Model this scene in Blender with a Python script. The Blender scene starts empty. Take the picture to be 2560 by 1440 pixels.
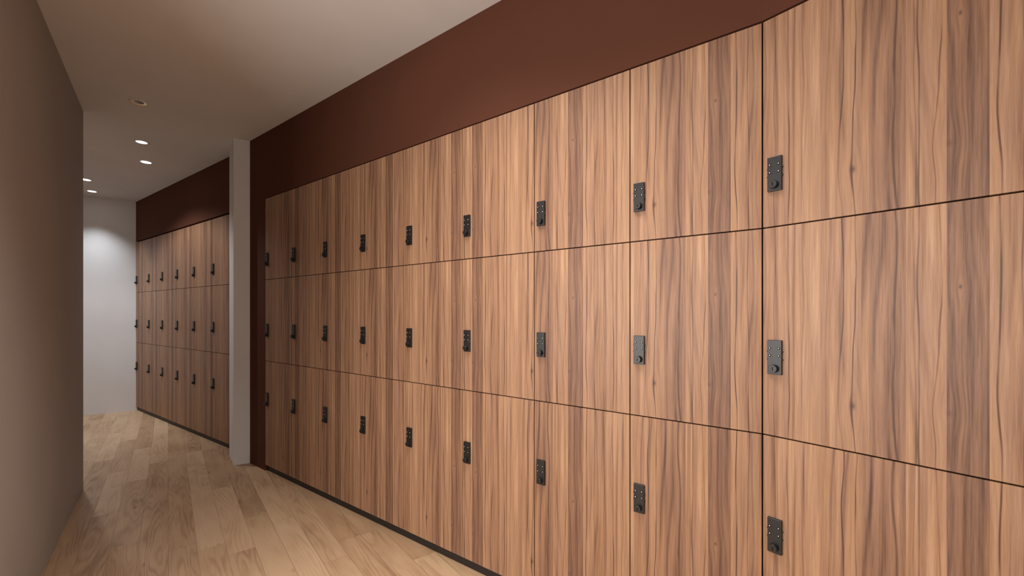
import bpy, bmesh, math, random
from mathutils import Vector, Matrix
random.seed(7)
S = bpy.context.scene
C = S.collection

# ------------------------------------------------------------------ camera
YAW = math.atan2(860, 1070)          # the view is turned right of the corridor axis (+Y)
EYE = 1.165
cam_d = bpy.data.cameras.new('camera'); cam = bpy.data.objects.new('camera', cam_d); C.objects.link(cam)
cam.location = (0, 0, EYE); cam.rotation_euler = (math.pi/2, 0, -YAW)
cam_d.sensor_width = 36; cam_d.lens = 36*1070/2560; cam_d.shift_y = 63/2560
cam_d.clip_start = 0.02
S.camera = cam

# ------------------------------------------------------------------ world, lights, exposure
w = bpy.data.worlds.new('world'); S.world = w; w.use_nodes = True
w.node_tree.nodes['Background'].inputs[0].default_value = (1, .9, .8, 1)
w.node_tree.nodes['Background'].inputs[1].default_value = 0.03
S.view_settings.view_transform = 'Standard'; S.view_settings.look = 'None'
S.view_settings.exposure = 0.0; S.view_settings.gamma = 1; S.view_settings.use_curve_mapping = False

def area(name, loc, rot, sx, sy, power, col, spread=180):
    l = bpy.data.lights.new(name, 'AREA'); l.shape = 'RECTANGLE'; l.size = sx; l.size_y = sy
    l.energy = power; l.color = col; l.spread = math.radians(spread)
    o = bpy.data.objects.new(name, l); C.objects.link(o); o.location = loc; o.rotation_euler = rot
    return o
# warm light of the lobby that opens off the corridor on the left, beside the camera
area('lobby_light', (-1.9, 1.05, 1.18), (math.radians(90), 0, math.radians(-90)), 1.9, 1.5, 74, (1, .95, .91))
# softer warm light of the hall behind the camera
area('hall_light', (.2, -2.1, 1.3), (math.radians(90), 0, 0), 1.6, 1.6, 12, (1, .95, .91))
# unseen overhead fill, added to brighten the near floor
area('overhead_fill', (.52, .95, 2.46), (0, 0, 0), .5, 1.2, 18, (1, .95, .90), 115)

# ------------------------------------------------------------------ node helpers
class NT:
    def __init__(s, name, rough=.5, spec=.5):
        s.m = bpy.data.materials.new(name); s.m.use_nodes = True
        s.t = s.m.node_tree; s.b = s.t.nodes['Principled BSDF']
        s.b.inputs['Roughness'].default_value = rough
        s.b.inputs['Specular IOR Level'].default_value = spec
    def n(s, typ, **kw):
        o = s.t.nodes.new(typ)
        for k, v in kw.items(): setattr(o, k, v)
        return o
    def put(s, sock, v):
        if isinstance(v, bpy.types.NodeSocket): s.t.links.new(v, sock)
        elif isinstance(v, (tuple, list)): sock.default_value = tuple(v) + ((1,) if len(v) == 3 and sock.type == 'RGBA' else ())
        else: sock.default_value = v
    def math(s, op, a, b=0.0, c=0.0):
        o = s.n('ShaderNodeMath', operation=op)
        s.put(o.inputs[0], a); s.put(o.inputs[1], b); s.put(o.inputs[2], c)
        return o.outputs[0]
    def add(s, a, b): return s.math('ADD', a, b)
    def sub(s, a, b): return s.math('SUBTRACT', a, b)
    def mul(s, a, b): return s.math('MULTIPLY', a, b)
    def xyz(s, x=0.0, y=0.0, z=0.0):
        o = s.n('ShaderNodeCombineXYZ')
        for i, v in enumerate((x, y, z)): s.put(o.inputs[i], v)
        return o.outputs[0]
    def noise(s, vec, scale=1.0, w=0.0, detail=2.0, rough=.5, col=False, dist=0.0):
        o = s.n('ShaderNodeTexNoise', noise_dimensions='4D')
        s.put(o.inputs['Vector'], vec); s.put(o.inputs['W'], w); s.put(o.inputs['Scale'], scale)
        s.put(o.inputs['Detail'], detail); s.put(o.inputs['Roughness'], rough); s.put(o.inputs['Distortion'], dist)
        return o.outputs['Color' if col else 'Fac']
    def ramp(s, fac, stops, interp='LINEAR'):
        o = s.n('ShaderNodeValToRGB'); r = o.color_ramp; r.interpolation = interp
        while len(r.elements) < len(stops): r.elements.new(1)
        for e, (p, c) in zip(r.elements, stops):
            e.position = p; e.color = (c, c, c, 1) if isinstance(c, (int, float)) else tuple(c) + (1,)
        s.put(o.inputs[0], fac)
        return o.outputs[0]
    def mix(s, f, a, b, mode='MIX'):
        o = s.n('ShaderNodeMix', data_type='RGBA', blend_type=mode)
        s.put(o.inputs[0], f); s.put(o.inputs[6], a); s.put(o.inputs[7], b)
        return o.outputs[2]
    def smooth(s, v, lo, hi, a=0.0, b=1.0):
        o = s.n('ShaderNodeMapRange', interpolation_type='SMOOTHSTEP')
        for i, x in enumerate((v, lo, hi, a, b)): s.put(o.inputs[i], x)
        return o.outputs[0]
    def uv(s):
        o = s.n('ShaderNodeUVMap', uv_map='UVMap'); p = s.n('ShaderNodeSeparateXYZ')
        s.t.links.new(o.outputs[0], p.inputs[0]); return p.outputs[0], p.outputs[1]
    def bump(s, h, strength, dist=.001):
        o = s.n('ShaderNodeBump'); s.put(o.inputs['Height'], h); o.inputs['Strength'].default_value = strength
        o.inputs['Distance'].default_value = dist; s.t.links.new(o.outputs[0], s.b.inputs['Normal'])
    def color(s, c): s.put(s.b.inputs['Base Color'], c)

# ------------------------------------------------------------------ walnut laminate: one printed sheet that repeats along the wall
def make_walnut():
    k = NT('walnut_laminate', .42, .35)
    T, v = k.uv()
    P, T0 = .495, .2278
    x = k.mul(k.math('FRACT', k.math('DIVIDE', k.sub(T, T0), P)), P)
    # pull the fibres around three knots
    KN = [(.478, .117, .022, .055), (.172, .41, .012, .03), (.155, .13, .022, .05)]
    xw = x; kd = None
    for i, (kx, kv, sx, sv) in enumerate(KN):
        dx = k.math('DIVIDE', k.sub(x, kx), sx); dv = k.math('DIVIDE', k.sub(v, kv), sv)
        g = k.math('EXPONENT', k.mul(k.add(k.mul(dx, dx), k.mul(dv, dv)), -1.0))
        xw = k.sub(xw, k.mul(k.mul(k.sub(x, kx), g), .62))
        ddx = k.mul(dx, 4.2); ddv = k.mul(dv, 6.5)
        core = k.math('EXPONENT', k.mul(k.add(k.mul(ddx, ddx), k.mul(ddv, ddv)), -1.0))
        core = k.mul(core, (1, .95, .45)[i])
        kd = core if kd is None else k.math('MAXIMUM', kd, core)
    # strips of veneer
    L, M, D, DD = .90, .62, .38, .18
    st = [(0, .54), (.015, .44), (.0257, .54), (.060, .50), (.0826, .74), (.150, .39), (.2127, .72), (.236, .60), (.262, .56), (.3093, .76), (.409, .64), (.422, .77)]
    strip = k.ramp(k.mul(x, 1/P), [(p/P, c) for p, c in st], 'CONSTANT')
    sid = k.ramp(k.mul(x, 1/P), [(0, .0), (.0826/P, .2), (.150/P, .4), (.2127/P, .6), (.342/P, .8)], 'CONSTANT')
    wid = k.mul(sid, 31.0)
    # broad tone drift inside a strip
    drift = k.noise(k.xyz(k.mul(xw, 26), k.mul(v, 1.6)), 1, wid, 3, .6)
    fib = k.noise(k.xyz(k.mul(xw, 330), k.mul(v, 7)), 1, wid, 3, .65)
    fine = k.noise(k.xyz(k.mul(xw, 1100), k.mul(v, 30)), 1, wid, 2, .6)
    # long wavy growth lines
    wob = k.noise(k.xyz(k.mul(xw, 9), k.mul(v, 1.7)), 1, wid, 1.2, .4)
    ph = k.add(k.mul(xw, 36), k.mul(wob, 3.6))
    s1 = k.math('SINE', k.mul(ph, 6.2832))
    lines = k.math('POWER', k.add(k.mul(s1, .5), .5), 5.0)
    s2 = k.math('SINE', k.mul(ph, 6.2832*3.02))
    lines2 = k.math('POWER', k.add(k.mul(s2, .5), .5), 2.5)
    amp = k.smooth(k.noise(k.xyz(k.mul(xw, 14), k.mul(v, 1.2)), 1, k.add(wid, 9.0), 1), .42, .66)
    # strong single vein lines
    vein = None
    for i, (p, wd, a, sw) in enumerate([(.098, .0016, .5, .012), (.106, .0022, .75, .012), (.137, .0016, .7, .018), (.2275, .0018, 1.0, .020), (.334, .0020, .9, .020),
                             (.459, .0018, .75, .020), (.486, .0015, 1.0, .018), (.375, .0012, .4, .02), (.262, .0016, .6, .012), (.30, .0015, .5, .016), (.065, .0030, .55, .03)]):
        off = k.mul(k.sub(k.noise(k.xyz(0, k.mul(v, 3.4), 0), 1, i*3.7 + 1.3, 1.2, .4), .5), sw*2)
        d = k.math('ABSOLUTE', k.sub(k.add(xw, off), p))
        l = k.mul(k.smooth(d, 0, wd*1.5, 1, 0), a)
        l = k.mul(l, k.smooth(k.noise(k.xyz(0, k.mul(v, 5), 0), 1, i*5.1, 1), .3, .55, .35, 1))
        vein = l if vein is None else k.math('MAXIMUM', vein, l)
    tone = k.add(k.sub(strip, .05), k.mul(k.sub(drift, .5), 1.15))
    mid = k.noise(k.xyz(k.mul(xw, 95), k.mul(v, 1.1)), 1, k.add(wid, 3.0), 2, .6)
    tone = k.add(tone, k.mul(k.sub(mid, .5), .60))
    tone = k.add(tone, k.mul(k.sub(fib, .5), .62))
    tone = k.sub(tone, k.mul(k.mul(lines, k.add(k.mul(amp, .8), k.mul(k.smooth(strip, .35, .65, 1, 0), .35))), .40))
    tone = k.sub(tone, k.mul(lines2, .07))
    tone = k.add(tone, k.mul(k.sub(fine, .5), .34))
    tone = k.sub(tone, k.mul(vein, .75))
    col = k.ramp(tone, [(0, (.105, .052, .034)), (.18, (.185, .096, .061)), (.45, (.292, .160, .098)), (.72, (.390, .225, .136)), (1, (.508, .314, .188))])
    warm = k.noise(k.xyz(k.mul(xw, 60), k.mul(v, 2)), 1, 4.0, 2)
    col = k.mix(k.smooth(warm, .35, .7, 0, .55), col, k.mix(1.0, col, (1.0, .92, .74), 'MULTIPLY'))
    col = k.mix(k.mul(kd, .8), col, (.06, .03, .022))
    k.color(col)
    k.put(k.b.inputs['Roughness'], k.smooth(fib, .2, .8, .52, .40))
    k.bump(k.add(fib, k.mul(fine, .5)), .10, .0006)
    return k.m

def make_oak():
    k = NT('oak_planks', .38, .4)
    x, y = k.uv()                                  # metres across and along the plank
    a = k.n('ShaderNodeVertexColor', layer_name='plank'); sp = k.n('ShaderNodeSeparateColor')
    k.t.links.new(a.outputs[0], sp.inputs[0]); r1, r2, r3 = sp.outputs
    wid = k.mul(r2, 57.0)
    f = k.noise(k.xyz(k.mul(x, 9), k.mul(y, .95)), 1, wid, 1.6, .45)
    ph = k.add(k.mul(f, 17), k.mul(x, 9))
    ring = k.math('POWER', k.add(k.mul(k.math('SINE', k.mul(ph, 6.2832)), .5), .5), 2.0)
    ringamp = k.smooth(k.noise(k.xyz(k.mul(x, 9), k.mul(y, 1.6)), 1, k.add(wid, 5.0), 1), .36, .62)
    fib = k.noise(k.xyz(k.mul(x, 260), k.mul(y, 7)), 1, wid, 3, .6)
    blot = k.noise(k.xyz(k.mul(x, 11), k.mul(y, 3)), 1, k.add(wid, 11.0), 3, .55)
    kn = k.n('ShaderNodeTexVoronoi', voronoi_dimensions='3D'); k.put(kn.inputs['Vector'], k.xyz(k.mul(x, 9), k.mul(y, 3.2), wid)); kn.inputs['Scale'].default_value = 1
    knot = k.smooth(kn.outputs['Distance'], .03, .12, .28, 0)
    t = k.add(k.mul(k.sub(r1, .5), .34), .57)
    t = k.add(t, k.mul(k.sub(blot, .5), .75))
    t = k.add(t, k.mul(k.sub(fib, .5), .34))
    t = k.sub(t, k.mul(k.mul(ring, ringamp), .20))
    t = k.sub(t, knot)
    col = k.ramp(t, [(0, (.240, .135, .072)), (.3, (.420, .268, .155)), (.6, (.560, .385, .240)), (1, (.690, .505, .335))])
    col = k.mix(k.mul(r3, .35), col, k.mix(1.0, col, (1.0, .88, .78), 'MULTIPLY'))
    k.color(col)
    k.put(k.b.inputs['Roughness'], k.smooth(fib, .2, .8, .46, .36))
    k.bump(fib, .12, .0006)
    return k.m

def paint(name, c, rough=.85, spec=.25, bump=.04, var=.03):
    k = NT(name, rough, spec)
    g = k.n('ShaderNodeTexCoord').outputs['Object']
    n = k.noise(g, 2.2, 0, 3)
    k.color(k.mix(k.smooth(n, .3, .7), tuple(v*(1-var) for v in c), tuple(v*(1+var) for v in c)))
    k.bump(k.noise(g, 260, 0, 2), bump, .0005)
    return k.m

def plain(name, c, rough=.4, metal=0.0, spec=.5, emit=None, strength=0):
    k = NT(name, rough, spec)
    g = k.n('ShaderNodeTexCoord').outputs['Object']
    n = k.noise(g, 90, 0, 2)
    k.color(k.mix(n, tuple(v*.93 for v in c), tuple(min(1, v*1.07) for v in c)))
    k.b.inputs['Metallic'].default_value = metal
    if emit:
        k.b.inputs['Emission Color'].default_value = emit + (1,); k.b.inputs['Emission Strength'].default_value = strength
    return k.m

WALNUT = make_walnut(); OAK = make_oak()
WHITE = paint('white_wall_paint', (.80, .795, .80))
CEIL = paint('ceiling_paint', (.76, .755, .75))
GREIGE = paint('greige_wall_paint', (.455, .436, .416))
BROWN = paint('chocolate_brown_paint', (.110, .043, .026), .8, .08)
SUB = paint('dark_subfloor', (.30, .20, .125))
CARC = plain('carcass_board', (.014, .008, .006), .7)
KICK = plain('black_toe_kick', (.016, .013, .012), .5)
LOCK = plain('matte_black_lock', (.013, .0125, .0125), .36, 0, .5)
SLOT = plain('keyhole_black', (.002, .002, .002), .8, 0, .1)
CHROME = plain('chrome_button', (.75, .75, .74), .22, 1.0)
TRIMW = plain('white_downlight_trim', (.70, .68, .66), .45)
WARM_REFL = plain('chrome_warm_reflection', (.95, .72, .42), .32, .8)  # gold tone paints a warm reflection on the chrome
LAMP = plain('lit_lamp_lens', (.9, .9, .9), .5, 0, .3, (1, .95, .92), 9)
LAMPD = plain('faint_lamp_lens', (.8, .78, .74), .3, 0, .3, (1, .93, .88), 1.6)
DULL = plain('unlit_lamp_lens', (.12, .08, .07), .25, 0, .5)

# ------------------------------------------------------------------ mesh helpers
def obj(name, bm, mats, parent=None, smooth=False):
    me = bpy.data.meshes.new(name); bmesh.ops.recalc_face_normals(bm, faces=bm.faces) if not bm.loops.layers.uv else None
    bm.to_mesh(me); bm.free()
    for m in (mats if isinstance(mats, (list, tuple)) else [mats]): me.materials.append(m)
    if smooth:
        for p in me.polygons: p.use_smooth = True
    o = bpy.data.objects.new(name, me); C.objects.link(o)
    if parent: o.parent = parent
    return o
def box(bm, x0, x1, y0, y1, z0, z1, bevel=0.0):
    r = bmesh.ops.create_cube(bm, size=1)
    for v in r['verts']:
        v.co = Vector(((x0+x1)/2 + v.co.x*(x1-x0), (y0+y1)/2 + v.co.y*(y1-y0), (z0+z1)/2 + v.co.z*(z1-z0)))
    if bevel:
        es = list({e for v in r['verts'] for e in v.link_edges})
        bmesh.ops.bevel(bm, geom=es, offset=bevel, segments=2, affect='EDGES', profile=.6)
def prism(bm, pts, z0, z1):
    a = [bm.verts.new((x, y, z0)) for x, y in pts]; b = [bm.verts.new((x, y, z1)) for x, y in pts]
    n = len(pts); bm.faces.new(a[::-1]); bm.faces.new(b)
    for i in range(n): bm.faces.new((a[i], a[(i+1) % n], b[(i+1) % n], b[i]))
def lathe(bm, prof, axis='z', seg=32, center=(0, 0, 0), mat=0):
    """prof: (radius, height) pairs; axis 'y' sends height along -y"""
    cx, cy, cz = center; rings = []
    for r, h in prof:
        ring = []
        for i in range(seg if r > 1e-6 else 1):
            t = 2*math.pi*i/seg; c, s_ = r*math.cos(t), r*math.sin(t)
            ring.append(bm.verts.new((cx+c, cy+s_, cz+h) if axis == 'z' else (cx+c, cy-h, cz+s_)))
        rings.append(ring)
    for A, B in zip(rings, rings[1:]):
        for i in range(seg):
            j = (i+1) % seg
            q = [A[i % len(A)], A[j % len(A)], B[j % len(B)], B[i % len(B)]]
            q = list(dict.fromkeys(q))
            if len(q) > 2: bm.faces.new(q).material_index = mat
def struct(name, bm, mat):
    o = obj(name, bm, mat); o['kind'] = 'structure'; return o
def thing(name, label, cat, loc, rz=0, group=None):
    o = bpy.data.objects.new(name, None); C.objects.link(o); o.empty_display_size = .1
    o.location = loc; o.rotation_euler = (0, 0, rz); o['label'] = label; o['category'] = cat
    if group: o['group'] = group
    return o

# ------------------------------------------------------------------ plan (metres; +Y runs down the corridor)
H = 2.503
B0 = Vector((1.350, .515)); DB = Vector((-.2465, .9691))       # near run, going away
A1 = Vector((-.300, 6.846)); DA = Vector((-.2744, .9616))      # far run ends at A1 on the back wall
NB = Vector((DB.y, -DB.x)); NA = Vector((DA.y, -DA.x))          # into the wall
TOP = 2.013
def Bp(s, d=0): p = B0 + DB*s + NB*d; return (p.x, p.y)
def Ap(s, d=0): p = A1 - DA*s + NA*d; return (p.x, p.y)         # s measured from the back wall
WB, WA, WC = .400, .4435, .60
SB_END = 3.46

# ------------------------------------------------------------------ floor: oak planks
ends = {0: [2.685, 3.707, 4.59], 1: [2.597], 2: [2.46], 3: [2.84], 4: [2.69], 5: [2.10, 3.05], 6: [2.257], 8: [1.866]}
bm = bmesh.new(); uvl = bm.loops.layers.uv.new('UVMap'); cl = bm.loops.layers.color.new('plank')
PW = .1128; FX0, FX1, FY0, FY1 = -3.0, 2.0, -2.6, 7.1
i = math.floor(FX0/PW)
while i*PW < FX1:
    known = ends.get(i, [])
    cuts = list(known)
    if not cuts: cuts = [random.uniform(1.8, 3.0)]
    while cuts[0] > FY0: cuts.insert(0, cuts[0]-random.uniform(.85, 1.08))
    while cuts[-1] < FY1: cuts.append(cuts[-1]+random.uniform(.85, 1.08))
    for a, b in zip(cuts, cuts[1:]):
        a_, b_ = max(a, FY0), min(b, FY1)
        if b_-a_ < .02: continue
        g = .0005
        c = [(i*PW+g, a_+g), ((i+1)*PW-g, a_+g), ((i+1)*PW-g, b_-g), (i*PW+g, b_-g)]
        f = bm.faces.new([bm.verts.new((x, y, 0)) for x, y in c])
        ou, ov = random.uniform(0, 9), random.uniform(0, 9); col = (random.random(), random.random(), random.random(), 1)
        for l, (x, y) in zip(f.loops, c): l[uvl].uv = (x-i*PW+ou, y-a+ov); l[cl] = col
    i += 1
fl = struct('floor', bm, OAK)
bm = bmesh.new(); box(bm, FX0, FX1, FY0, FY1, -.08, -.0015)
sf = obj('underlay', bm, SUB, fl)

# ------------------------------------------------------------------ ceiling and walls
bm = bmesh.new(); box(bm, FX0, FX1, FY0, FY1, H, H+.12); struct('ceiling', bm, CEIL)
bm = bmesh.new(); prism(bm, [(FX0, 6.846), (-.302, 6.846), Ap(-.002, .56), (Ap(-.002, .56)[0], 7.1), (FX0, 7.1)], 0, H); struct('wall_back', bm, WHITE)
XL = -.438
bm = bmesh.new(); box(bm, XL-.13, XL, 1.95, 3.993, 0, H); box(bm, XL-.13, XL, -.9, 1.95, 2.14, H); struct('wall_left', bm, GREIGE)  # unseen header over the opening, added to keep direct light off the ceiling
bm = bmesh.new(); box(bm, -2.62, -2.50, 1.83, 6.846, 0, H); box(bm, -2.50, XL-.13, 1.95-.12, 1.95, 0, H) ; struct('wall_far_left', bm, WHITE)
bm = bmesh.new(); box(bm, -2.62, -2.50, -2.3, 1.83, 0, H); struct('wall_lobby_left', bm, GREIGE)
bm = bmesh.new(); box(bm, -2.62, 2.0, -2.42, -2.30, 0, H); struct('wall_behind_camera', bm, GREIGE)

# brown wall above the near lockers, its dark full-height end panel, and the wall behind
bm = bmesh.new()
G = .004
corner_in = (B0.x, B0.y)
def cornerd(d):   # mitred point behind the bend at depth d
    t = d*math.tan((math.atan2(.2465, .9691))/2)
    return (B0.x+d, B0.y+t)
prism(bm, [Bp(SB_END), corner_in, cornerd(.12), Bp(SB_END, .12)], TOP+G, H)
prism(bm, [corner_in, (1.35, -2.3), (1.47, -2.3), cornerd(.12)], TOP+G, H)
prism(bm, [Bp(SB_END), Bp(8*WB+.002), Bp(8*WB+.002, .12), Bp(SB_END, .12)], 0, TOP+G)
prism(bm, [(1.35, B0.y-WC-.002), (1.35, -2.3), (1.47, -2.3), (1.47, B0.y-WC-.002)], 0, TOP+G)
prism(bm, [Bp(SB_END+.1, .50), cornerd(.50), cornerd(.55), Bp(SB_END+.1, .55)], 0, H)
prism(bm, [cornerd(.50), (1.85, -2.3), (1.90, -2.3), cornerd(.55)], 0, H)
struct('wall_right', bm, BROWN)
SA_END = 2.72
bm = bmesh.new()
prism(bm, [Ap(0), Ap(SA_END), Ap(SA_END, .12), Ap(0, .12)], TOP+G+.01, H)
prism(bm, [Ap(6*WA+.002), Ap(SA_END), Ap(SA_END, .12), Ap(6*WA+.002, .12)], 0, TOP+G+.01)
prism(bm, [Ap(0, .50), Ap(SA_END, .50), Ap(SA_END, .55), Ap(0, .55)], 0, H)
struct('wall_far_right', bm, BROWN)

# white pier that divides the two runs
bm = bmesh.new(); prism(bm, [(.391, 3.885), (.4925, 3.872), (.75, 3.93), (.75, 4.172), (.391, 4.172)], 0, H)
pr = obj('pillar', bm, WHITE); pr['label'] = 'white painted square pillar dividing the two runs of walnut lockers'; pr['category'] = 'pillar'

# recessed black toe kicks
R_ = .0136
bm = bmesh.new(); prism(bm, [Bp(8*WB, R_), Bp(0.0, R_), Bp(0.0, R_+.02), Bp(8*WB, R_+.02)], 0, .0415)
prism(bm, [(1.35+R_, .515), (1.35+R_, .515-WC), (1.37+R_, .515-WC), (1.37+R_, .515)], 0, .0415)
struct('baseboard_right', bm, KICK)
bm = bmesh.new(); prism(bm, [Ap(.0, R_), Ap(6*WA, R_), Ap(6*WA, R_+.02), Ap(.0, R_+.02)], 0, .0415)
struct('baseboard_far_right', bm, KICK)

# ------------------------------------------------------------------ lockers
ROWS = [('taller bottom-row', .042, .813, .490), ('middle-row', .813, 1.412, .2265), ('top-row', 1.412, TOP, .1495)]
gap = .0019
def door_bm(wd, h, T0):
    bm = bmesh.new(); uvl = bm.loops.layers.uv.new('UVMap')
    box(bm, gap, wd-gap, 0, .019, gap, h-gap, .0008)
    bmesh.ops.recalc_face_normals(bm, faces=bm.faces)
    for f in bm.faces:
        for l in f.loops: l[uvl].uv = (T0 + l.vert.co.x, l.vert.co.z)
    return bm
def carcass_bm(wd, h):
    bm = bmesh.new(); t = .016; a, b = .021, .47
    box(bm, .0005, t, a, b, .0005, h-.0005); box(bm, wd-t, wd-.0005, a, b, .0005, h-.0005)
    box(bm, t, wd-t, a, b, .0005, t); box(bm, t, wd-t, a, b, h-t, h-.0005); box(bm, t, wd-t, b-.01, b, t, h-t)
    return bm
LW, LH, LT = .0365, .0975, .0085
def plate_bm():
    bm = bmesh.new(); box(bm, -LW/2, LW/2, -LT, 0, -LH/2, LH/2, .0010); return bm
def button_bm():
    bm = bmesh.new()
    lathe(bm, [(.0033, 0), (.0033, .0007), (.0027, .0009)], 'y', 16)
    lathe(bm, [(.0021, .0004), (.0021, .0016), (.0015, .0023), (0, .0026)], 'y', 16, mat=1); return bm
def knob_bm():
    bm = bmesh.new(); r, d = .0112, .0125
    lathe(bm, [(r, 0), (r, d-.0010), (r-.0008, d), (0, d)], 'y', 36)
    box(bm, -.0010, .0010, -d-.0003, -d+.002, -.0050, .0050)
    for f in bm.faces:
        if all(abs(v.co.x) < .0011 and abs(v.co.z) < .0051 and v.co.y < -.009 for v in f.verts) and len(f.verts) == 4: f.material_index = 1
    return bm
def stud_bm():
    bm = bmesh.new(); lathe(bm, [(0, -.0018), (.0022, -.0015), (.0030, 0), (.0022, .0015), (0, .0018)], 'z', 12)
    for v in bm.verts: v.co = Vector((v.co.z, v.co.y, v.co.x))
    return bm
BX = [-LW/2+.19*LW, -LW/2+.80*LW]; BZ = [LH/2-.235*LH, LH/2-.455*LH]
proto_lock = []
def lock_parts():
    p = obj('lock_plate', plate_bm(), LOCK); kids = []
    for bx in BX:
        for bz in BZ:
            b = obj('button', button_bm() if not kids else bmesh.new(), [SLOT, CHROME], p, True)
            if kids: b.data = kids[0].data
            b.location = (bx, -LT, bz); kids.append(b)
            if len(kids) == 1: b['label'] = 'small chrome push button'
    kn = obj('turn_knob', knob_bm(), [LOCK, SLOT], p); kn.location = (-.0005, -LT, LH/2-.825*LH); kids.append(kn)
    s0 = None
    for sx in (-1, 1):
        for sz in (LH/2-.33*LH, LH/2-.56*LH):
            s_ = obj('side_stud', stud_bm() if s0 is None else bmesh.new(), LOCK, p, True)
            if s0: s_.data = s0.data
            else: s0 = s_
            s_.location = (sx*(LW/2+.0005), -LT*.45, sz); kids.append(s_)
    return p, kids
PROTO = None
door_cache = {}; carc_cache = {}
def locker(loc, rz, wd, row, T0, label, group, small=False):
    global PROTO
    nm, z0, z1, lz = ROWS[row]; h = z1-z0
    t = thing('locker', label, 'locker', (loc[0], loc[1], z0), rz, group)
    key = (wd, row)
    if key not in carc_cache: carc_cache[key] = obj('carcass', carcass_bm(wd, h), CARC, t)
    else:
        c = carc_cache[key].copy(); C.objects.link(c); c.parent = t
    obj('door', door_bm(wd, h, T0), WALNUT, t)
    if PROTO is None:
        PROTO = lock_parts(); p = PROTO[0]
    else:
        p = PROTO[0].copy(); C.objects.link(p)
        for k_ in PROTO[1]:
            q = k_.copy(); C.objects.link(q); q.parent = p
    p.parent = t; p.location = (.016+LW/2, 0, lz)
    return t

ORD = ['first', 'second', 'third', 'fourth', 'fifth', 'sixth', 'seventh', 'eighth']
rzB = math.atan2(-DB.y, DB.x*-1); rzA = math.atan2(-DA.y, -DA.x); rzC = -math.pi/2
T_B = [.126, .224, .317, .05, -.35, -.75, -1.15, -1.55]
for row in range(3):
    nm = ROWS[row][0]
    locker((1.35, .515), rzC, WC, row, 0.0, f'wide walnut {nm} locker at the right edge of the wall, past the bend', 'wide lockers past the bend')
for n in range(1, 9):
    left = Bp(n*WB); k = 8-n
    for row in range(3):
        nm = ROWS[row][0]
        where = 'nearest the dark brown panel by the white pillar' if k == 0 else (f'just left of the bend beside the wide lockers' if k == 7 else f'{ORD[k]} column right of the white pillar')
        locker(left, rzB, WB, row, T_B[n-1], f'walnut {nm} locker in near run, {where}', 'near run of walnut lockers')
for n in range(6):
    left = Ap(n*WA)
    for row in range(3):
        nm = ROWS[row][0]
        where = 'against the white back wall' if n == 0 else (f'closest to the white pillar' if n == 5 else f'{ORD[n]} column from the back wall')
        locker(left, rzA, WA, row, .18 + n*WA, f'dim walnut {nm} locker in far run, {where}', 'far run of walnut lockers')

# ------------------------------------------------------------------ recessed downlights
def grid(u, v):
    z = 1070*(H-EYE)/(783-v); x = (u-1280)/1070*z
    return (.7794*x+.6264*z, -.6264*x+.7794*z)
def downlight(pos, label, power, lens, reflector, ang=96, blend=1.0, col=(1, .97, .97)):
    t = thing('downlight', label, 'ceiling light', (pos[0], pos[1], H), 0, 'recessed ceiling downlights')
    bm = bmesh.new(); lathe(bm, [(.040, 0), (.040, -.003), (.047, -.004), (.050, -.0025), (.050, 0)], 'z', 40); obj('trim_ring', bm, TRIMW, t, True)
    bm = bmesh.new(); lathe(bm, [(.040, -.0032), (.034, -.0024), (.026, -.0018)], 'z', 40); obj('reflector', bm, reflector, t, True)
    bm = bmesh.new(); lathe(bm, [(.036, -.0026), (.030, -.0032), (0, -.0036)] if power else [(.027, -.0019), (.020, -.0024), (0, -.0028)], 'z', 40); obj('lens', bm, lens, t, True)
    if power:
        l = bpy.data.lights.new('downlight_beam', 'SPOT'); l.energy = power; l.spot_size = math.radians(ang); l.spot_blend = blend
        l.color = col; l.shadow_soft_size = .03
        lo = bpy.data.objects.new('downlight_beam', l); C.objects.link(lo); lo.parent = t; lo.location = (0, 0, -.012)
    return t
P1, P2, P3, P4, P5 = [grid(*a) for a in ((347, 255), (354, 355), (365, 405), (215, 449), (230, 478))]
downlight(P1, 'unlit chrome downlight with a painted golden reflection, nearest the camera on the ceiling', 0, DULL, WARM_REFL)
downlight(P2, 'downlight with a weak glow, second from the camera in the right-hand line', 5, LAMPD, TRIMW)
downlight(P3, 'bright round downlight, farthest of the three in the line nearer the lockers', 1.5, LAMP, TRIMW)
downlight(P4, 'bright downlight half cut off by the edge of the left wall', 50, LAMP, TRIMW, 88, 1.0, (.90, .95, 1))
downlight(P5, 'bright downlight closest to the white back wall', 50, LAMP, TRIMW, 88, 1.0, (.90, .95, 1))
downlight((P4[0], P3[1]-.02), 'bright downlight hidden behind the left wall corner', 54, LAMP, TRIMW, 142, .35)
